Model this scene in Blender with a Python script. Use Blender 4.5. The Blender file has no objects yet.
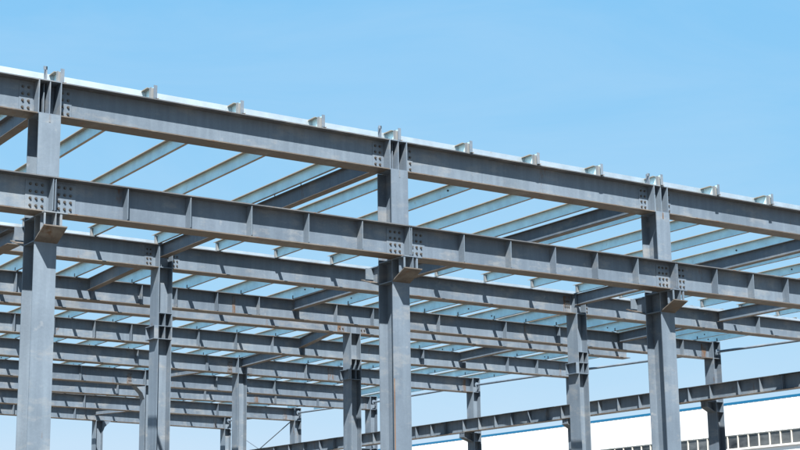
import bpy, math, random
from mathutils import Vector, Matrix
R_ = random.Random(7)
sc = bpy.context.scene
C = sc.collection

# ------------------------------------------------------------------ camera
YAW, PITCH, ROLL = 0.6049, 0.2184, 0.0141
CAM_Z = 1.6
fwd = Vector((math.sin(YAW)*math.cos(PITCH), math.cos(YAW)*math.cos(PITCH), math.sin(PITCH)))
r0 = Vector((math.cos(YAW), -math.sin(YAW), 0))
d0 = fwd.cross(r0)
right = math.cos(ROLL)*r0 + math.sin(ROLL)*d0
down = -math.sin(ROLL)*r0 + math.cos(ROLL)*d0
cam = bpy.data.cameras.new('camera')
cam.sensor_width = 36.0
cam.lens = 1591.8/800*36
cam.clip_start = 0.1
cam.clip_end = 5000
camo = bpy.data.objects.new('camera', cam)
C.objects.link(camo)
M = Matrix((right, -down, -fwd)).transposed().to_4x4()
M.translation = Vector((0, 0, CAM_Z))
camo.matrix_world = M
sc.camera = camo

# ------------------------------------------------------------------ light
SUN_DIR = Vector((-0.6, -1.0, 1.5)).normalized()        # towards the sun
sun = bpy.data.lights.new('sun', 'SUN')
sun.energy = 5.0
sun.angle = math.radians(0.5)
sun.color = (1.0, 0.955, 0.89)
suno = bpy.data.objects.new('sun', sun)
C.objects.link(suno)
suno.rotation_euler = (-SUN_DIR).to_track_quat('-Z', 'Y').to_euler()
w = bpy.data.worlds.new('World')
sc.world = w
w.use_nodes = True
nt = w.node_tree
nt.nodes.clear()
sky = nt.nodes.new('ShaderNodeTexSky')
sky.sky_type = 'NISHITA'
sky.sun_disc = False
sky.sun_elevation = math.asin(SUN_DIR.z)
sky.sun_rotation = math.atan2(SUN_DIR.x, SUN_DIR.y)
sky.altitude = 50
sky.air_density = 1.0
sky.dust_density = 0.0
sky.ozone_density = 2.0
bg = nt.nodes.new('ShaderNodeBackground')
bg.inputs['Strength'].default_value = 0.066
out = nt.nodes.new('ShaderNodeOutputWorld')
# clear deep-blue air: grade the sky's own colour channel by channel (a x^p)
sep = nt.nodes.new('ShaderNodeSeparateColor')
comb = nt.nodes.new('ShaderNodeCombineColor')
nt.links.new(sky.outputs[0], sep.inputs[0])
for i, (a_, p_) in enumerate(((0.937, 0.63), (2.284, 0.25), (4.27, 0.05))):
    pw = nt.nodes.new('ShaderNodeMath')
    pw.operation = 'POWER'
    pw.inputs[1].default_value = p_
    ml = nt.nodes.new('ShaderNodeMath')
    ml.operation = 'MULTIPLY'
    ml.inputs[1].default_value = a_
    nt.links.new(sep.outputs[i], pw.inputs[0])
    nt.links.new(pw.outputs[0], ml.inputs[0])
    nt.links.new(ml.outputs[0], comb.inputs[i])
# thin, very faint cirrus
tc = nt.nodes.new('ShaderNodeTexCoord')
mp = nt.nodes.new('ShaderNodeMapping')
mp.inputs['Scale'].default_value = (2.2, 2.2, 9.0)
mp.inputs['Rotation'].default_value = (0.35, 0.25, 0.5)
nz = nt.nodes.new('ShaderNodeTexNoise')
nz.inputs['Scale'].default_value = 1.6
nz.inputs['Detail'].default_value = 7
nz.inputs['Roughness'].default_value = 0.62
nz.inputs['Distortion'].default_value = 0.6
cr = nt.nodes.new('ShaderNodeValToRGB')
cr.color_ramp.elements[0].position = 0.42
cr.color_ramp.elements[0].color = (0, 0, 0, 1)
cr.color_ramp.elements[1].position = 0.8
cr.color_ramp.elements[1].color = (0.17, 0.17, 0.17, 1)
cm = nt.nodes.new('ShaderNodeMix')
cm.data_type = 'RGBA'
cm.inputs[7].default_value = (3.6, 4.2, 4.75, 1)
nt.links.new(tc.outputs['Generated'], mp.inputs['Vector'])
nt.links.new(mp.outputs[0], nz.inputs['Vector'])
nt.links.new(nz.outputs[0], cr.inputs[0])
nt.links.new(cr.outputs[0], cm.inputs[0])
nt.links.new(comb.outputs[0], cm.inputs[6])
nt.links.new(cm.outputs[2], bg.inputs[0])
nt.links.new(bg.outputs[0], out.inputs[0])
sc.view_settings.view_transform = 'Standard'
sc.view_settings.look = 'None'
sc.view_settings.gamma = 1.0
sc.view_settings.exposure = 1.6
sc.view_settings.use_curve_mapping = False

# ------------------------------------------------------------------ materials
def mat(name):
    m = bpy.data.materials.new(name)
    m.use_nodes = True
    return m, m.node_tree, m.node_tree.nodes['Principled BSDF']

def pos_noise(t, scale, detail=4.0, stretch=(1, 1, 1), rough=0.6):
    g = t.nodes.new('ShaderNodeNewGeometry')
    mp = t.nodes.new('ShaderNodeMapping')
    mp.inputs['Scale'].default_value = stretch
    t.links.new(g.outputs['Position'], mp.inputs['Vector'])
    n = t.nodes.new('ShaderNodeTexNoise')
    n.inputs['Scale'].default_value = scale
    n.inputs['Detail'].default_value = detail
    n.inputs['Roughness'].default_value = rough
    t.links.new(mp.outputs[0], n.inputs['Vector'])
    return n

def ramp(t, src, stops):
    r = t.nodes.new('ShaderNodeValToRGB')
    while len(r.color_ramp.elements) < len(stops):
        r.color_ramp.elements.new(0.5)
    for e, (p, c) in zip(r.color_ramp.elements, stops):
        e.position = p
        e.color = (*c, 1) if len(c) == 3 else c
    t.links.new(src, r.inputs[0])
    return r

def mix(t, fac, a, b, mode='MIX'):
    m = t.nodes.new('ShaderNodeMix')
    m.data_type = 'RGBA'
    m.blend_type = mode
    for sock, v in ((m.inputs[0], fac), (m.inputs[6], a), (m.inputs[7], b)):
        if hasattr(v, 'links'):
            t.links.new(v, sock)
        elif isinstance(v, (int, float)):
            sock.default_value = v
        else:
            sock.default_value = (*v, 1)
    return m.outputs[2]

def painted_steel(name, base, rust=0.63, rough=0.55):
    m, t, b = mat(name)
    big = pos_noise(t, 0.55, 5)
    col = ramp(t, big.outputs[0], [(0.3, [c*0.84 for c in base]), (0.7, [c*1.14 for c in base])]).outputs[0]
    streak = pos_noise(t, 1.0, 4, (5, 5, 0.35))
    sm = ramp(t, streak.outputs[0], [(0.42, (0.86, 0.86, 0.87)), (0.62, (1.05, 1.04, 1.03))]).outputs[0]
    col = mix(t, 0.8, col, sm, 'MULTIPLY')
    fine = pos_noise(t, 22, 3)
    fm = ramp(t, fine.outputs[0], [(0.35, (0.9, 0.9, 0.9)), (0.65, (1.06, 1.06, 1.06))]).outputs[0]
    col = mix(t, 0.45, col, fm, 'MULTIPLY')
    oi = t.nodes.new('ShaderNodeObjectInfo')
    ov = ramp(t, oi.outputs['Random'], [(0.0, (0.88, 0.885, 0.90)), (1.0, (1.07, 1.065, 1.05))]).outputs[0]
    col = mix(t, 1.0, col, ov, 'MULTIPLY')
    du = pos_noise(t, 0.9, 7, (1, 1, 2.2), 0.7)
    df = ramp(t, du.outputs[0], [(0.52, (0, 0, 0)), (0.7, (0.45, 0.45, 0.45))]).outputs[0]
    col = mix(t, df, col, (0.26, 0.255, 0.24))
    sn = pos_noise(t, 4.5, 3, (1, 1, 1), 0.4)
    sf = ramp(t, sn.outputs[0], [(0.70, (0, 0, 0)), (0.76, (0.2, 0.2, 0.2))]).outputs[0]
    col = mix(t, sf, col, (0.33, 0.33, 0.33))
    rn = pos_noise(t, 2.6, 8, (1, 1, 0.28), 0.72)
    rf = ramp(t, rn.outputs[0], [(rust, (0, 0, 0)), (rust+0.1, (1, 1, 1))]).outputs[0]
    col = mix(t, rf, col, (0.10, 0.058, 0.033))
    t.links.new(col, b.inputs['Base Color'])
    rr = ramp(t, big.outputs[0], [(0.3, (rough-0.08,)*3), (0.7, (rough+0.12,)*3)]).outputs[0]
    t.links.new(rr, b.inputs['Roughness'])
    b.inputs['Specular IOR Level'].default_value = 0.4
    bp = t.nodes.new('ShaderNodeBump')
    bp.inputs['Strength'].default_value = 0.08
    bp.inputs['Distance'].default_value = 0.02
    t.links.new(fine.outputs[0], bp.inputs['Height'])
    t.links.new(bp.outputs[0], b.inputs['Normal'])
    return m

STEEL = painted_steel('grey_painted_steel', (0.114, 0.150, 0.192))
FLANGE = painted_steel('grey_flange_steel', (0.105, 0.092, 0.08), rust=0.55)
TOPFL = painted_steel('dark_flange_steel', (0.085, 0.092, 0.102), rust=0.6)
RUSTY = painted_steel('rust_stained_steel', (0.115, 0.14, 0.17), rust=0.5)

def galvanised(name, base, metal, rough):
    m, t, b = mat(name)
    n = pos_noise(t, 2.2, 6)
    col = ramp(t, n.outputs[0], [(0.3, [c*0.85 for c in base]), (0.7, [min(1, c*1.1) for c in base])]).outputs[0]
    n2 = pos_noise(t, 1.5, 8, (1, 1, 1), 0.75)
    rf = ramp(t, n2.outputs[0], [(0.62, (0, 0, 0)), (0.75, (0.6, 0.6, 0.6))]).outputs[0]
    col = mix(t, rf, col, (0.36, 0.28, 0.19))
    t.links.new(col, b.inputs['Base Color'])
    b.inputs['Metallic'].default_value = metal
    b.inputs['Roughness'].default_value = rough
    return m
GALV = galvanised('sky_tinted_galvanised', (0.60, 0.85, 0.93), 0.2, 0.42)  # purlin webs: blue sky reflection put into the base colour
GALV_FL = galvanised('bounce_tinted_zinc', (0.31, 0.26, 0.20), 0.15, 0.5)  # purlin flanges: warm ground bounce painted in as a tan base
ZINC = galvanised('bright_zinc', (0.55, 0.62, 0.67), 0.85, 0.5)
CLEAT = galvanised('cleat_zinc', (0.20, 0.21, 0.215), 0.2, 0.5)

m, t, b = mat('dark_bolt_steel')
b.inputs['Base Color'].default_value = (0.085, 0.075, 0.066, 1)
b.inputs['Metallic'].default_value = 0.5
b.inputs['Roughness'].default_value = 0.45
BOLT = m
m, t, b = mat('concrete_ground')
n = pos_noise(t, 0.35, 8)
t.links.new(ramp(t, n.outputs[0], [(0.3, (0.085, 0.07, 0.052)), (0.7, (0.125, 0.105, 0.08))]).outputs[0], b.inputs['Base Color'])
b.inputs['Roughness'].default_value = 0.9
GROUND = m
m, t, b = mat('white_wall_cladding')
n = pos_noise(t, 0.15, 4)
t.links.new(ramp(t, n.outputs[0], [(0.3, (0.70, 0.71, 0.72)), (0.7, (0.77, 0.77, 0.77))]).outputs[0], b.inputs['Base Color'])
b.inputs['Roughness'].default_value = 0.5
WHITE = m
m, t, b = mat('blue_roof_trim')
b.inputs['Base Color'].default_value = (0.004, 0.11, 0.23, 1)
b.inputs['Roughness'].default_value = 0.4
BLUE = m
m, t, b = mat('pale_window_frame')
b.inputs['Base Color'].default_value = (0.52, 0.5, 0.45, 1)
b.inputs['Roughness'].default_value = 0.5
FRAME = m
m, t, b = mat('window_glass')
n = pos_noise(t, 0.35, 5, (1, 1, 2.5))
t.links.new(ramp(t, n.outputs[0], [(0.38, (0.012, 0.014, 0.016)), (0.62, (0.10, 0.107, 0.112))]).outputs[0], b.inputs['Base Color'])
b.inputs['Roughness'].default_value = 0.12
b.inputs['Specular IOR Level'].default_value = 0.6
GLASS = m

# ------------------------------------------------------------------ helpers
class MB:
    """collects boxes, prisms and tubes; build() links them as one mesh object"""
    def __init__(self):
        self.v = []
        self.f = []
    def box(self, x0, x1, y0, y1, z0, z1):
        k = len(self.v)
        self.v += [(x, y, z) for z in (z0, z1) for y in (y0, y1) for x in (x0, x1)]
        self.f += [tuple(k+i for i in q) for q in ((0, 2, 3, 1), (4, 5, 7, 6), (0, 1, 5, 4), (2, 6, 7, 3), (0, 4, 6, 2), (1, 3, 7, 5))]
        return self
    def prism(self, poly, a, b_, axis):
        """poly of 2-D points extruded from a to b_ along axis ('x': poly is (y,z); 'y': (x,z); 'z': (x,y))"""
        k = len(self.v)
        n = len(poly)
        for s in (a, b_):
            for p, q in poly:
                self.v.append({'x': (s, p, q), 'y': (p, s, q), 'z': (p, q, s)}[axis])
        self.f.append(tuple(range(k, k+n)))
        self.f.append(tuple(reversed(range(k+n, k+2*n))))
        for i in range(n):
            j = (i+1) % n
            self.f.append((k+i, k+n+i, k+n+j, k+j))
        return self
    def tube(self, p, q, r, n=10):
        p = Vector(p)
        q = Vector(q)
        d = (q-p).normalized()
        a = d.orthogonal().normalized()
        c = d.cross(a)
        k = len(self.v)
        for s in (p, q):
            for i in range(n):
                th = 2*math.pi*i/n
                self.v.append(tuple(s + r*(math.cos(th)*a + math.sin(th)*c)))
        self.f.append(tuple(reversed(range(k, k+n))))
        self.f.append(tuple(range(k+n, k+2*n)))
        for i in range(n):
            j = (i+1) % n
            self.f.append((k+i, k+j, k+n+j, k+n+i))
        return self
    def mesh(self, name, m):
        me = bpy.data.meshes.new(name)
        me.from_pydata(self.v, [], self.f)
        me.update()
        import bmesh
        bm = bmesh.new()
        bm.from_mesh(me)
        bmesh.ops.recalc_face_normals(bm, faces=bm.faces)
        bm.to_mesh(me)
        bm.free()
        me.materials.append(m)
        return me
    def build(self, name, m, parent=None):
        return link(name, self.mesh(name, m), parent)

def link(name, me, parent=None, loc=None, rz=0.0):
    o = bpy.data.objects.new(name, me)
    C.objects.link(o)
    o.parent = parent
    if loc is not None:
        o.location = loc
    o.rotation_euler.z = rz
    return o

def tag(o, label, cat, group=None, kind=None):
    if label: o['label'] = label
    if cat: o['category'] = cat
    if group: o['group'] = group
    if kind: o['kind'] = kind
    return o

def thing(name, loc, rz, label, cat, group=None):
    o = bpy.data.objects.new(name, None)
    o.empty_display_size = 0.2
    C.objects.link(o)
    o.location = loc
    o.rotation_euler.z = rz
    return tag(o, label, cat, group)

Z = lambda z: 10*z + CAM_Z          # height measured in units of a tenth of the eave height over the eye

# one hexagonal bolt head with its washer, axis along y, sticking out towards -y
def hexa(r):
    return [(r*math.cos(math.pi/3*i), r*math.sin(math.pi/3*i)) for i in range(6)]
BOLT_ME = MB().prism(hexa(0.024), -0.03, 0.0, 'y').prism([(0.031*math.cos(math.pi/6*i), 0.031*math.sin(math.pi/6*i)) for i in range(12)], -0.006, 0.0, 'y').mesh('bolt', BOLT)

# ------------------------------------------------------------------ setting
g = MB()
g.v += [(-1500, -1500, 0), (1500, -1500, 0), (1500, 1500, 0), (-1500, 1500, 0)]
g.f.append((0, 1, 2, 3))
tag(g.build('ground', GROUND), None, None, kind='structure')

# ------------------------------------------------------------------ I-beams
def i_beam(name, label, cat, group, p0, p1, h=0.73, bf=0.5, tw=0.014, tf=0.024, stiff=(), back_stiff=False,
           bolts=(), plates=(), mweb=None, mfl=None, studs=(), notch=0.0):
    """p0, p1: the two ends of the centre line of the top face, in metres.
    stiff: distances of web stiffeners; bolts: (distance, columns, rows, pitch x, pitch z);
    plates: (distance, width, rusty) cover plates on the web"""
    p0 = Vector(p0)
    p1 = Vector(p1)
    L = (p1-p0).length
    root = thing(name, p0, 0, label, cat, group)
    d = p1-p0
    root.rotation_euler = (0, -math.asin(d.z/L), math.atan2(d.y, d.x))
    mweb = mweb or STEEL
    mfl = mfl or FLANGE
    MB().box(0, L, -tw/2, tw/2, -h+tf-0.001, -tf+0.001).build('web', mweb, root)
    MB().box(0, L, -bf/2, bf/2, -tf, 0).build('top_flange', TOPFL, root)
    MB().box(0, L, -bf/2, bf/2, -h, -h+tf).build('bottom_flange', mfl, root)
    if stiff:
        k = bf/2-0.012
        c = 0.03
        me = MB().prism([(-tw/2-0.0, -h+tf+0.0005), (-k+c, -h+tf+0.0005), (-k, -h+tf+c), (-k, -tf-c), (-k+c, -tf-0.0005), (-tw/2, -tf-0.0005)], -0.007, 0.007, 'x').mesh('stiffener', STEEL)
        for s in stiff:
            link('stiffener', me, root, (s, 0, 0))
            if back_stiff:
                link('stiffener', me, root, (s, 0, 0), math.pi)
    for s, wd, rusty in plates:
        MB().box(s-wd/2, s+wd/2, -tw/2-0.011, -tw/2+0.001, -h+tf+0.05, -tf-0.05).build('splice_plate', RUSTY if rusty else STEEL, root)
    for s, nc, nr, px, pz in bolts:
        for i in range(nc):
            for j in range(nr):
                link('bolt', BOLT_ME, root, (s+(i-(nc-1)/2)*px, -tw/2-0.011, -h/2+(j-(nr-1)/2)*pz))
    for s, y in studs:
        MB().tube((s, y, -0.001), (s, y, 0.09), 0.012, 8).build('stud', BOLT, root)
    return root

# v of each frame's front lip as a line through two measured points; the beam centre lies 0.25 m behind it
FR = {'A': ((1.2, 2.952), (3.4, 2.962)), 'B': ((1.78, 4.292), (4.98, 4.352)), 'X': ((2.02, 4.925), (5.09, 4.961)),
      'P': ((2.12, 5.116), (4.76, 5.133)), 'Y': ((2.53, 5.728), (4.9, 5.777)), 'Z': ((2.34, 6.33), (4.92, 6.505)),
      'W': ((2.6, 6.96), (4.5, 7.10)), 'V': ((3.08, 7.45), (4.87, 7.464)), 'U': ((3.02, 8.06), (4.85, 8.19)), 'T': ((3.2, 8.60), (4.75, 8.84))}
def fv(f, u):
    (u0, v0), (u1, v1) = FR[f]
    return v0+(v1-v0)*(u-u0)/(u1-u0)+0.025
def fp(f, u, z=1.0):
    return Vector((10*u, 10*fv(f, u), Z(z)))

def frame_beam(f, u0, u1, label, group, name='roof_girder', stiff=(), bolts=(), plates=(), **kw):
    st = [10*(s-u0) for s in stiff]
    return i_beam(name, label, 'roof girder', group, fp(f, u0), fp(f, u1), stiff=st,
                  bolts=[(10*(b[0]-u0),)+tuple(b[1:]) for b in bolts],
                  plates=[(10*(q[0]-u0), q[1], q[2]) for q in plates], **kw)

# ------------------------------------------------------------------ front columns (flanges facing the viewer)
A_U = (1.1805, 2.0415, 2.8815)
A_NAMES = ('left', 'middle', 'right')
def front_column(u, lab):
    v = fv('A', u)
    root = thing('steel_stanchion', (10*u, 10*v, 0), 0, lab, 'stanchion', 'columns of the front row')
    D = 0.29
    bw = 0.235
    tf = 0.022
    zt = Z(0.927)
    s = MB()
    s.box(-bw, bw, -D, -D+tf, 0.03, zt)
    s.box(-bw, bw, D-tf, D, 0.03, zt)
    s.box(-0.008, 0.008, -D+tf-0.001, D-tf+0.001, 0.03, zt-0.002)
    s.build('shaft', STEEL, root)
    MB().box(-0.4, 0.4, -0.42, 0.42, 0.0, 0.03).build('base_plate', STEEL, root)
    # the node box between the two beam ends: cap plate, floor plate, web, two side plates and a middle plate
    n = MB()
    n.box(-bw-0.012, bw+0.012, -0.262, 0.262, zt, zt+0.024)
    n.box(-bw, bw, 0.1, 0.114, zt+0.024, Z(1.0)-0.0205)
    n.box(-bw-0.012, -bw+0.01, -0.262, 0.262, zt+0.024, Z(1.0)+0.004)
    n.box(bw-0.01, bw+0.012, -0.262, 0.262, zt+0.024, Z(1.0)+0.004)
    n.box(-bw+0.01, bw-0.01, -0.262, 0.262, Z(1.0)-0.02, Z(1.0)+0.002)
    n.build('node_box', STEEL, root)
    n = MB()
    n.box(-0.01, 0.012, -0.255, 0.1, zt+0.024, Z(1.0)-0.0205)
    n.box(-0.085, -0.068, -0.12, 0.1, zt+0.024, Z(1.0)-0.05)
    n.build('gusset_plate', STEEL, root)
    MB().box(-0.018, 0.018, -D-0.006, -D+0.001, zt-0.17, zt-0.001).build('backing_strip', RUSTY, root)
    # corbels fore and aft
    for sgn, ln, nm in ((-1, 0.50, 'corbel'), (1, 0.72, 'corbel')):
        ztop = Z(0.7145)
        ytip = sgn*(D+ln)
        y0 = sgn*(D)
        htip = 0.27
        hroot = 0.5
        tw_ = 0.245 if sgn < 0 else 0.07
        c = MB()
        c.box(-tw_, tw_, min(y0, ytip), max(y0, ytip), ztop-0.022, ztop)
        c.prism([(y0, ztop-0.022+0.001), (ytip-sgn*0.004, ztop-0.022+0.001), (ytip-sgn*0.004, ztop-htip), (y0, ztop-hroot)], -0.008, 0.008, 'x')
        o = c.build(nm, STEEL, root)
        MB().prism([(y0, ztop-hroot), (ytip, ztop-htip), (ytip, ztop-htip-0.024), (y0, ztop-hroot-0.03)], -0.245, 0.245, 'x').build('bottom_plate', FLANGE, o)
        if sgn < 0:
            MB().box(-0.225, 0.225, ytip+0.24, ytip+0.254, ztop-htip-0.08, ztop-0.0215).build('end_stiffener', STEEL, o)
            for xa, xb in ((-0.24, -0.212), (0.09, 0.135)):
                MB().box(xa, xb, ytip+0.012, ytip+0.05, ztop-htip-0.003, ztop-0.0215).build('end_stiffener', STEEL, o)
        for sx in ((-1, 1) if sgn > 0 else ()):
            ys = ytip-sgn*0.16
            MB().box(min(sx*0.008, sx*0.225), max(sx*0.008, sx*0.225), min(ys, ys-sgn*0.016), max(ys, ys-sgn*0.016), ztop-htip-0.02, ztop-0.024).build('end_stiffener', STEEL, o)
    # continuity plates in the recesses
    for zz in (Z(0.7145)-0.02, Z(0.7145)-0.52):
        for sx in (-1, 1):
            MB().box(min(sx*0.008, sx*0.23), max(sx*0.008, sx*0.23), -D+tf, D-tf, zz, zz+0.02).build('continuity_plate', STEEL, root)
    return root
for u, nm in zip(A_U, A_NAMES):
    front_column(u, {'left': 'tall grey front steel column nearest the left edge of the photo',
                     'middle': 'tall grey front steel column in the middle, thin rust run down its side',
                     'right': 'tall grey front steel column on the right, crossing the white building'}[nm])
# the rust run on the middle column's inner side
mid = [o for o in C.objects if o.name.startswith('steel_stanchion') and 'rust run' in o['label']][0]
MB().box(-0.232, -0.206, -0.2915, -0.2895, Z(0.26), Z(0.44)).build('rust_run', painted_steel('orange_rust', (0.16, 0.085, 0.04), 0.5), mid)

# ------------------------------------------------------------------ inner and end columns (flanges along the frame)
def inner_column(f, ur, label, group, v=None, ztop=1.003, low_bracket=None, crane_corbel=None, w=0.45, d=0.58, head=True, haunch=None):
    u = ur-w/20
    vc = fv(f, u) if v is None else v
    root = thing('steel_stanchion', (10*u, 10*vc, 0), 0, label, 'stanchion', group)
    tf = 0.02
    hw = w/2
    D = d/2
    zt = Z(ztop)-0.02 if head else Z(0.925)
    s = MB()
    s.box(-hw, -hw+tf, -D, D, 0.03, zt)
    s.box(hw-tf, hw, -D, D, 0.03, zt)
    s.box(-hw+tf-0.001, hw-tf+0.001, -0.008, 0.008, 0.03, zt)
    s.build('shaft', STEEL, root)
    MB().box(-0.36, 0.36, -0.42, 0.42, 0.0, 0.03).build('base_plate', STEEL, root)
    MB().box(-hw-0.01, hw+0.01, -D, D, zt, zt+0.02).build('cap_plate', STEEL, root)
    c = MB()
    for zz in (Z(0.927), Z(0.925)-0.012):
        pass
    c.box(-hw+tf, hw-tf, -D+0.005, -0.008, Z(0.927), Z(0.927)+0.02)
    c.build('continuity_plate', STEEL, root)
    if low_bracket:
        z2, z1, z0 = low_bracket
        b_ = MB()
        for zz in (z2, z1, z0):
            b_.box(-hw+tf, hw+0.012, -D-0.014, -0.008, Z(zz)-0.02, Z(zz))
        b_.box(-0.009, 0.009, -D-0.006, -0.008, Z(z0), Z(z2)-0.02)
        b_.box(hw-0.006, hw+0.012, -D-0.014, -D+0.06, Z(z0), Z(z2)-0.02)
        b_.build('bracket', STEEL, root)
        b_ = MB()
        for zz in (z1, z0):
            b_.box(-hw-0.14, -hw, -D-0.014, D, Z(zz)-0.02, Z(zz))
        for yy in (-D-0.014, D-0.02):
            b_.box(-hw-0.13, -hw, yy, yy+0.016, Z(z0), Z(z1)-0.02)
        b_.build('bracket', STEEL, root)
    if crane_corbel:
        ul, zc = crane_corbel
        x1 = -hw
        x0 = 10*(ul-u)
        c = MB()
        c.box(x0, x1, -0.21, 0.21, Z(zc)-0.02, Z(zc))
        c.prism([(x0, Z(zc)-0.019), (x1, Z(zc)-0.019), (x1, Z(zc)-0.44), (x0, Z(zc)-0.22)], -0.008, 0.008, 'y')
        c.prism([(x0, Z(zc)-0.22), (x1, Z(zc)-0.44), (x1, Z(zc)-0.465), (x0, Z(zc)-0.242)], -0.21, 0.21, 'y')
        for yy in (-0.2, 0.008):
            c.box(x0+0.02, x0+0.036, yy, yy+0.19, Z(zc)-0.225, Z(zc)-0.02)
        c.build('corbel', STEEL, root)
        for zz in (Z(zc)-0.02, Z(zc)-0.455):
            MB().box(-hw+tf, hw-tf, -D+0.004, -0.008, zz, zz+0.02).build('continuity_plate', STEEL, root)
    if haunch:
        for sx in haunch:
            h = MB()
            h.prism([(sx*hw, Z(0.925)), (sx*(hw+0.5), Z(0.925)), (sx*(hw+0.12), Z(0.89)), (sx*hw, Z(0.86))], -D+0.05, D-0.05, 'y')
            h.build('haunch', STEEL, root)
    return root

LB = (0.789, 0.75, 0.711)
inner_column('B', 2.128, 'second row steel column with boxed bracket, just right of the left front column',
             'columns of the second row', low_bracket=LB)
inner_column('B', 3.808, 'second row steel column with boxed bracket, just left of the right front column',
             'columns of the second row', low_bracket=LB)
inner_column('P', 3.347, 'slim steel column close on the left of the middle front column',
             'columns deep inside the frame', low_bracket=(0.828, 0.787, 0.75))
inner_column('Z', 3.562, 'slim steel column with pointed sunlit patch at its head, left of the middle front column',
             'columns deep inside the frame')
inner_column('W', 3.385, 'steel column with haunched head peeping out left of a boxed second row column',
             'columns deep inside the frame', haunch=(-1,))
inner_column('T', 3.878, 'thin far steel column alone under the lowest beam, right of the left front column',
             'columns of the farthest row', haunch=(1,), head=False)
inner_column('T', 4.805, 'thin far steel column at the right end of the lowest beam, half hidden',
             'columns of the end wall', crane_corbel=(4.70, 0.70))
inner_column('U', 4.925, 'far steel column at whose head a diagonal brace rod starts',
             'columns of the end wall', crane_corbel=(4.745, 0.7035))
inner_column('V', 4.985, 'far steel column hidden behind the middle front column, only its corbel showing',
             'columns of the end wall', crane_corbel=(4.80, 0.711))
inner_column('Z', 4.984, 'end wall steel column right of the middle front column, girder passing before it',
             'columns of the end wall', crane_corbel=(4.878, 0.7205))
inner_column('Y', 5.035, 'end wall steel column behind a second row column, only its corbel showing left',
             'columns of the end wall', crane_corbel=(4.948, 0.7285))
inner_column('X', 5.142, 'rightmost end wall steel column, standing before the white building with a corbel',
             'columns of the end wall', crane_corbel=(5.05, 0.7375))

# ------------------------------------------------------------------ front roof beams and the low girder in front of them
hb = 0.0245
seg = [(0.34, A_U[0]-hb), (A_U[0]+hb, A_U[1]-hb), (A_U[1]+hb, A_U[2]-hb), (A_U[2]+hb, 5.2)]
labs = ['plain front roof beam running left from the left front column',
        'long plain front roof beam spanning from the left to the middle front column',
        'plain front roof beam spanning from the middle to the right front column',
        'plain front roof beam running right from the right front column']
for i, ((a, c), lab) in enumerate(zip(seg, labs)):
    bl = []
    pl = []
    for s, uu in ((-1, c), (1, a)):
        if 1.0 < uu < 3.2:
            bl.append((uu+s*0.0185, 2, 4, 0.125, 0.145))
            pl.append((uu+s*0.0175, 0.30, False))
    frame_beam('A', a, c, lab, 'roof beams on the front columns', bolts=bl, plates=pl)

GV = lambda u: 2.934+0.0045*(u-1.2)        # centre line of the low front girder
gz = 0.7885
gj = [1.1805, 2.0445, 2.8845]
seg = [(0.34, gj[0]), (gj[0], gj[1]), (gj[1], gj[2]), (gj[2], 5.2)]
labs = ['stiffened girder on the front corbels, leftmost length running off the left edge',
        'stiffened girder on the front corbels, length between the left and middle front columns',
        'stiffened girder on the front corbels, length between the middle and right front columns',
        'stiffened girder on the front corbels, length right of the right front column']
ST = [0.76, 0.90, 1.04, 1.339, 1.482, 1.628, 1.771, 1.912, 2.197, 2.337, 2.476, 2.612, 2.749, 3.031, 3.168, 3.304, 3.44, 3.58] + [3.72+0.14*i for i in range(10)]
for (a, c), lab in zip(seg, labs):
    st = [s-a for s in ST if a < s < c]
    bl = []
    e = 0.0012
    for uu in gj:
        if abs(uu-a) < 1e-6: bl.append((0.026+0.004, 3, 4, 0.125, 0.145)); st.append(0.002)
        if abs(uu-c) < 1e-6: bl.append((c-a-0.029-e, 3, 4, 0.125, 0.145)); st.append(c-a-e-0.002)
    i_beam('girder', lab, 'girder', 'girders on the front corbels', (10*(a+e/2), 10*GV(a), Z(gz)), (10*(c-e/2), 10*GV(c), Z(gz)), h=0.735,
           stiff=[10*s for s in st], bolts=[(10*b[0],)+b[1:] for b in bl], plates=[(10*b[0], 0.46, False) for b in bl])

# ------------------------------------------------------------------ the frames behind
ub = 2.128-0.0225
frame_beam('B', 1.0, ub-0.0228, 'plain second row roof beam left of the boxed column near the left front column', 'roof beams of the second row',
           bolts=[(ub-0.045, 2, 4, 0.11, 0.14)], plates=[(ub-0.045, 0.28, False)])
ub4 = 3.808-0.0225
frame_beam('B', ub+0.0228, ub4-0.0228, 'plain second row roof beam passing behind the middle front column, purlin shadows on it', 'roof beams of the second row',
           bolts=[(ub+0.045, 2, 4, 0.11, 0.14), (ub4-0.045, 3, 3, 0.09, 0.10)], plates=[(ub+0.045, 0.28, False), (ub4-0.045, 0.32, True)])
frame_beam('B', ub4+0.0228, 5.6, 'plain second row roof beam passing behind the right front column', 'roof beams of the second row',
           bolts=[(ub4+0.045, 2, 4, 0.11, 0.14)], plates=[(ub4+0.045, 0.24, True)], stiff=(4.53, 4.74))
frame_beam('X', 1.2, 5.142-0.0455, 'long stiffened roof beam just below the second row, ending at the rightmost end column', 'roof beams deep inside the frame',
           stiff=(1.50, 1.877, 2.15, 2.329, 2.462, 2.623, 2.793, 2.96, 3.125, 3.29, 3.60, 3.932, 4.214, 4.56, 4.74, 4.92), plates=[(4.05, 0.16, True), (2.70, 0.12, True), (5.065, 0.28, True)])
uc = 3.347-0.0225
frame_beam('P', 1.3, uc-0.0228, 'plain beam close under the long stiffened one, left of the slim column', 'roof beams deep inside the frame',
           bolts=[(uc-0.05, 2, 3, 0.14, 0.17)], plates=[(uc-0.05, 0.32, True)])
frame_beam('P', uc+0.0228, 4.765, 'plain beam under the long stiffened one, free cut end left of the right front column', 'roof beams deep inside the frame',
           bolts=[(uc+0.05, 2, 3, 0.14, 0.17)], plates=[(uc+0.05, 0.3, True)])
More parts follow.
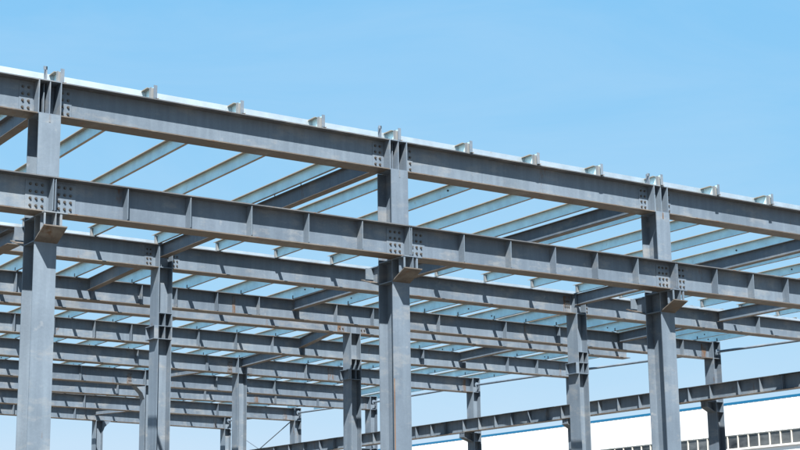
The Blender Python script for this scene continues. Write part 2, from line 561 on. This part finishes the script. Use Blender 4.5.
frame_beam('Y', 1.9, 5.035-0.0455, 'stiffened roof beam ending at the right second row column, a sky strip above it', 'roof beams deep inside the frame',
           stiff=(2.18, 2.34, 2.509, 2.667, 2.83, 2.968, 3.143, 3.319, 3.475, 3.72, 3.92, 4.104, 4.34, 4.593, 4.772), plates=[(2.76, 0.14, True), (4.93, 0.16, True)])
uz = 3.562-0.0225
frame_beam('Z', 2.0, uz-0.0228, 'grey roof beam left of the column with the pointed sunlit patch, rusty joint', 'roof beams deep inside the frame',
           stiff=(2.5, 3.0, 3.36), plates=[(uz-0.05, 0.26, True)], bolts=[(uz-0.05, 2, 3, 0.1, 0.15)])
frame_beam('Z', uz+0.0228, 4.984-0.0455, 'grey roof beam passing behind the middle front column to the end wall column', 'roof beams deep inside the frame',
           stiff=(3.9, 4.4), plates=[(uz+0.055, 0.24, True), (4.06, 0.4, True), (4.90, 0.26, True)])
frame_beam('W', 2.2, 4.6, 'grey roof beam with an orange rusted joint beside the haunched column head', 'roof beams deep inside the frame',
           stiff=(2.7, 3.0, 3.75, 4.1), plates=[(3.27, 0.3, True)], bolts=[(3.27, 2, 3, 0.1, 0.15)])
frame_beam('V', 2.5, 4.985-0.0455, 'grey roof beam third from the bottom, orange joint cover along it', 'roof beams deep inside the frame',
           stiff=(2.9, 3.4, 3.9, 4.33, 4.6), plates=[(4.22, 0.34, True), (4.92, 0.2, True)])
frame_beam('U', 2.7, 4.925-0.0455, 'grey roof beam second from the bottom, ending at the brace rod column', 'roof beams deep inside the frame',
           stiff=(3.15, 3.5, 3.95, 4.35), plates=[(4.83, 0.3, True)])
ut = 3.878-0.0225
frame_beam('T', 2.9, 4.805-0.0455, 'lowest grey roof beam at the far end, resting on the thinnest column', 'roof beams deep inside the frame',
           stiff=(3.3, 3.7, 4.3), plates=[(3.78, 0.16, True), (4.72, 0.22, True)])

# ------------------------------------------------------------------ tie beams between the frames
def tie(f0, f1, u0, u1, label, h=0.40, bf=0.23, zt=0.999, studs=()):
    a = Vector((10*u0, 10*(fv(f0, u0)+0.03), Z(zt)-0.012))
    c = Vector((10*u1, 10*(fv(f1, u1)-0.022), Z(zt)-0.012))
    return i_beam('tie_girder', label, 'tie girder', 'tie beams between the frames', a, c, h=h, bf=bf, tw=0.01, tf=0.014, studs=studs)
ofs = 0.0115
tie('A', 'B', 1.19+ofs, 1.22+ofs, 'dark tie beam leaving the left front column head towards the left edge')
tie('A', 'B', 2.058+ofs, 2.085+ofs, 'dark tie beam running back from the middle front column head', studs=((4.3, 0.1), (5.7, 0.1), (6.9, 0.1)))
tie('A', 'B', 2.908+ofs, 2.93+ofs, 'dark tie beam running back from the right front column head')
tie('A', 'B', 3.70+ofs, 3.76+ofs, 'long dark tie beam landing on the second row column left of the right front column')
tie('A', 'B', 4.48+ofs, 4.50+ofs, 'tie beam landing on the second row beam right of the right front column')
tie('B', 'X', 2.085+ofs, 2.125+ofs, 'short tie beam left of the boxed second row column nearest the left front column')
tie('B', 'X', 2.91+ofs, 2.93+ofs, 'short tie beam half hidden behind the middle front column, below the second row beam')
tie('B', 'X', 4.50+ofs, 4.535+ofs, 'short tie beam just left of the right front column, below the second row beam')
tie('P', 'Y', 3.30+ofs, 3.445+ofs, 'short tie beam left of the slim column beside the middle front column')
tie('P', 'Y', 4.28+ofs, 4.30+ofs, 'short tie beam right of the middle front column, under the cut ended plain beam')
tie('Y', 'Z', 3.50+ofs, 3.53+ofs, 'short tie beam landing on the head of the column with the pointed sunlit patch')
tie('Z', 'W', 3.50+ofs, 3.38+ofs, 'small tie beam just right of the boxed column nearest the left front column')
tie('U', 'T', 3.98+ofs, 3.82+ofs, 'farthest tie beam, landing on the thinnest column under the lowest beam')
a = Vector((11.72, 30.95, Z(0.7145)))
i_beam('strut', 'low steel strut running back from the rear corbel of the left front column', 'strut', None, a, a+Vector((0.1, 12.2, 0)), h=0.31, bf=0.3, tw=0.01, tf=0.014)

# ------------------------------------------------------------------ end wall: girder, edge tubes, brace rods
p0, p1 = Vector((10*5.119, 10*4.0, Z(0.8135))), Vector((10*4.738, 10*8.45, Z(0.7665)))
L = (p1-p0).length
est = [6.777, 6.672, 6.526, 6.408, 6.289, 6.171, 6.049, 5.93, 5.823, 5.70, 5.58, 5.46, 5.33, 5.17, 5.04, 4.919, 4.766, 4.651, 4.535, 4.423, 4.31, 4.19, 6.9, 7.02, 7.14, 7.26, 7.38, 7.5, 7.62, 7.75, 7.9, 8.05, 8.2]
e = i_beam('girder', 'far girder with many stiffeners sloping up right before the white building', 'girder', None,
           p1, p0, h=0.65, bf=0.44, stiff=[L*(8.45-v)/4.45 for v in est], back_stiff=True)

EN = [('X', 5.12), ('Y', 5.012), ('Z', 4.96), ('V', 4.962), ('U', 4.902), ('T', 4.782)]
lab = ['thin roof edge tube running right from the rightmost end wall column',
       'thin roof edge tube between the right second row column and the rightmost end column',
       'thin roof edge tube left of the right second row column',
       'thin roof edge tube just right of the middle front column',
       'thin roof edge tube starting at the head of the brace rod column',
       'farthest thin roof edge tube, left of the brace rod column']
pts = [Vector((51.9, 42.4, Z(0.953)))]+[Vector((10*u, 10*fv(f, u), Z(0.958+0.004*i))) for i, (f, u) in enumerate(EN)]
for i in range(6):
    a, c = pts[i], pts[i+1]
    if i == 0:
        a = a + (a-c)*0.35
    d = (c-a).normalized()
    q = thing('edge_tube', a, 0, lab[i], 'steel tube', 'edge tubes along the roof end')
    c0 = c-d*0.31
    a0 = a+d*(0.31 if i else 0)
    MB().tube(a0-a, c0-a, 0.056, 12).build('tube', STEEL, q)
    MB().tube(c0-a, c0-a+d*0.02, 0.13, 12).build('end_plate', STEEL, q)
def rod(a, c, label):
    o = MB().tube((0, 0, 0), Vector(c)-Vector(a), 0.032, 8).build('brace_rod', STEEL)
    o.location = a
    tag(o, label, 'brace rod', None)
uU, vU, uT, vT = 4.88, fv('U', 4.88)-0.01, 4.78, fv('T', 4.78)-0.01
rod((10*uU, 10*vU+0.15, Z(0.93)), (10*(uT+0.02), 10*vT-0.1, Z(0.64)), 'steel brace rod slanting down left from the far column head to the end girder')
rod((10*uT+0.1, 10*vT-0.2, Z(0.93)), (10*(uU-0.01), 10*vU+0.3, Z(0.64)), 'steel brace rod slanting down right beside the far slim column, crossing the other rod')

# ------------------------------------------------------------------ purlins: galvanised channels open to the left, with cleats
def ordinal(k):
    return ['first', 'second', 'third', 'fourth', 'fifth', 'sixth', 'seventh', 'eighth', 'ninth', 'tenth', 'eleventh', 'twelfth', 'thirteenth', 'fourteenth', 'fifteenth', 'sixteenth', 'seventeenth', 'eighteenth', 'nineteenth', 'twentieth'][k-1]
def purlin(u, du, v0, v1, frames, label, group, z0=1.0015, H=0.28, cl=True):
    p0 = Vector((10*u, 10*v0, Z(z0)))
    p1 = Vector((10*(u+du), 10*v1, Z(z0)))
    d = p1-p0
    L = d.length
    root = thing('purlin', p0, math.atan2(d.y, d.x), label, 'purlin', group)
    F = 0.43*H
    FB = 0.07
    cope = 0.22 if cl else 0.0          # top flange cut back at the front end
    tk = 0.006
    # local x runs into the depth, local +y points to the left (towards -u)
    MB().box(0, L, 0, tk, 0.001, H-0.001).build('web', GALV, root)
    fl = MB()
    fl.box(0, L, -FB, tk+0.0005, 0.0, tk)
    fl.box(0, L, -FB, -FB+tk, tk, 0.02)
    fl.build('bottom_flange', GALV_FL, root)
    fl = MB()
    fl.box(cope, L, -0.0005, F, H-tk, H)
    fl.box(cope, L, F-tk, F, H-0.02, H-tk)
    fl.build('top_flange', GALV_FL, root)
    if cl:
        MB().box(-0.008, 0.0, -0.02, 0.062, 0.0, H+0.004).build('end_plate', STEEL, root)
    for vv in frames:
        s = (10*vv-p0.y)
        if -0.1 <= s <= L+0.1:
            s = min(max(s, 0.05), L-0.12)
            if not cl:
                MB().box(s, s+0.06, tk+0.001, tk+0.009, -0.012, 0.12).build('cleat', TOPFL, root)
                continue
            MB().box(s, s+0.008, tk+0.02, tk+0.09, -0.012, 0.23).box(s+0.008, s+0.1, tk+0.082, tk+0.09, -0.012, 0.25).build('cleat', CLEAT, root)
    for s in sorted(R_.uniform(0.08, 0.95)*L for _ in range(R_.choice((0, 1, 1, 2)))):
        o = link('bolt', BOLT_ME, root, (s, tk, H*R_.choice((0.4, 0.55))), math.pi)
    return root

k = -3
PU = []
while 1.209+0.2095*k < 5.15:
    PU.append(1.209+0.2095*k)
    k += 1
for u in PU:
    if u < 0.9: continue
    n = round((u-1.209)/0.2095)
    if n < 0:
        lab = 'galvanised roof purlin left of the left front column head'
    elif n == 0:
        lab = 'galvanised roof purlin over the left front column head'
    elif n < 4:
        lab = 'galvanised purlin on the front beam, %s to the right of the left front column' % ordinal(n)
    elif n == 4:
        lab = 'galvanised roof purlin over the middle front column head'
    elif n < 8:
        lab = 'galvanised purlin on the front beam, %s to the right of the middle front column' % ordinal(n-4)
    elif n == 8:
        lab = 'galvanised roof purlin over the right front column head'
    elif n <= 10:
        lab = 'galvanised purlin on the front beam, %s to the right of the right front column' % ordinal(n-8)
    else:
        lab = 'galvanised purlin over the right part of the near bay, %s from the roof end' % ordinal(len(PU)-3-n)
    purlin(u, 0.035, 2.955, 4.322, (2.96, 4.30), lab, 'purlins of the front bay')
BP = [1.872, 2.08, 2.29, 2.50, 2.715, 2.93, 3.17, 3.36, 3.52, 3.68, 3.86, 4.02, 4.18, 4.34, 4.50, 4.67, 4.83, 4.98, 5.10]
for i, u in enumerate(BP):
    purlin(u-0.01, 0.02, 4.46, 5.122, (4.935,), 'galvanised purlin seen beneath the second row beam, %s from the roof end' % ordinal(len(BP)-i), 'purlins of the second bay', H=0.36, cl=False)
# short posts beside the column heads
for u, nm in zip((1.173, 1.996, 2.846), A_NAMES):
    o = MB().box(-0.012, 0.012, -0.02, 0.1, 0.006, 0.29).box(-0.07, 0.012, -0.02, -0.01, 0.22, 0.29).build('cleat_post', STEEL)
    o.location = (10*u, 10*fv('A', u)-0.2, Z(1.0)+0.004)
    tag(o, 'small upright cleat post on the %s front column head' % nm, 'cleat post', 'cleat posts')
u = 2.03
P2 = []
while u < 5.0:
    P2.append(u)
    u += 0.185
for i, u in enumerate(P2):
    v1 = 8.9 if u < 4.8 else 8.25
    purlin(u, 0.06, 5.13, v1, (5.14, 5.75, 6.42, 7.05, 7.46, 8.13, 8.7), 'galvanised purlin of the far roof half, %s from its end wall edge' % ordinal(len(P2)-i), 'purlins of the far roof', H=0.30, cl=False)

# eave strips lying along the frame tops
def eave(f, u0, u1, label, z0=1.002, off=0.004, h=0.3):
    a, c = fp(f, u0), fp(f, u1)
    d = c-a
    L = d.length
    o = MB().box(0, L, 0, 0.006, 0, h).box(0, L, 0.006, 0.09, 0, 0.006).box(0, L, 0.006, 0.09, h-0.006, h).build('eave_strip', ZINC)
    o.location = Vector((a.x, a.y+10*off, Z(z0)))
    o.rotation_euler.z = math.atan2(d.y, d.x)
    tag(o, label, 'eave strip', 'galvanised eave strips')
eave('A', 0.34, 5.2, 'bright galvanised strip along the top of the front roof beams, behind the purlin ends', off=0.028, h=0.285)

eave('B', 1.0, 5.2, 'slim galvanised strip lying on the second row beam tops, behind the purlin ends', off=0.02, h=0.17)

# ------------------------------------------------------------------ the white building beyond
X0, V0, V1 = 70.0, 30.0, 150.0
bd = thing('factory_building', (X0, V0, 0), 0, 'long white factory hall with blue roof edge and a ribbon of windows', 'building')
Ln = V1-V0
zr = Z(0.980)
wt, wb = Z(0.8005), Z(0.7165)
wl = MB()
wl.box(0, 30, 0, Ln, 0, wb)
wl.box(0.25, 29.75, 0.25, Ln-0.25, wb-0.001, wt+0.001)
wl.box(0, 30, 0, Ln, wt, zr)
y = 0.2
while y < Ln-0.2:                      # cladding ribs
    wl.box(-0.014, 0.001, y, y+0.04, wt+0.02, zr-0.01)
    wl.box(-0.006, 0.001, y, y+0.04, 0.3, wb-0.08)
    y += 0.42
wl.build('wall', WHITE, bd)
MB().box(-0.012, 30.2, -0.2, Ln+0.2, zr, zr+0.14).build('roof_trim', BLUE, bd)
MB().prism([(0.0, zr+0.141), (30.1, zr+0.141), (15, zr+1.1)], -0.1, Ln+0.1, 'y').build('roof', WHITE, bd)
MB().box(-0.1, 0.0, 0, Ln, wb-0.06, wb+0.01).build('sill', WHITE, bd)
pitch = 0.828
fm = MB()
hh = wt-wb-0.012
fm.box(0, 0.09, 0, 0.075, 0, hh).box(0.0, 0.09, 0.075, pitch-0.002, 0, 0.05).box(0.0, 0.09, 0.075, pitch-0.002, hh-0.05, hh)
FRM = fm.mesh('window', FRAME)
PNM = MB().box(0.05, 0.062, 0.07, pitch, 0.045, hh-0.045).mesh('pane', GLASS)
y = 57.4
nw = 0
while y < 98:
    wobj = link('window', FRM, bd, (0.02, y-V0, wb+0.011))
    link('pane', PNM, wobj)
    y += pitch
    nw += 1
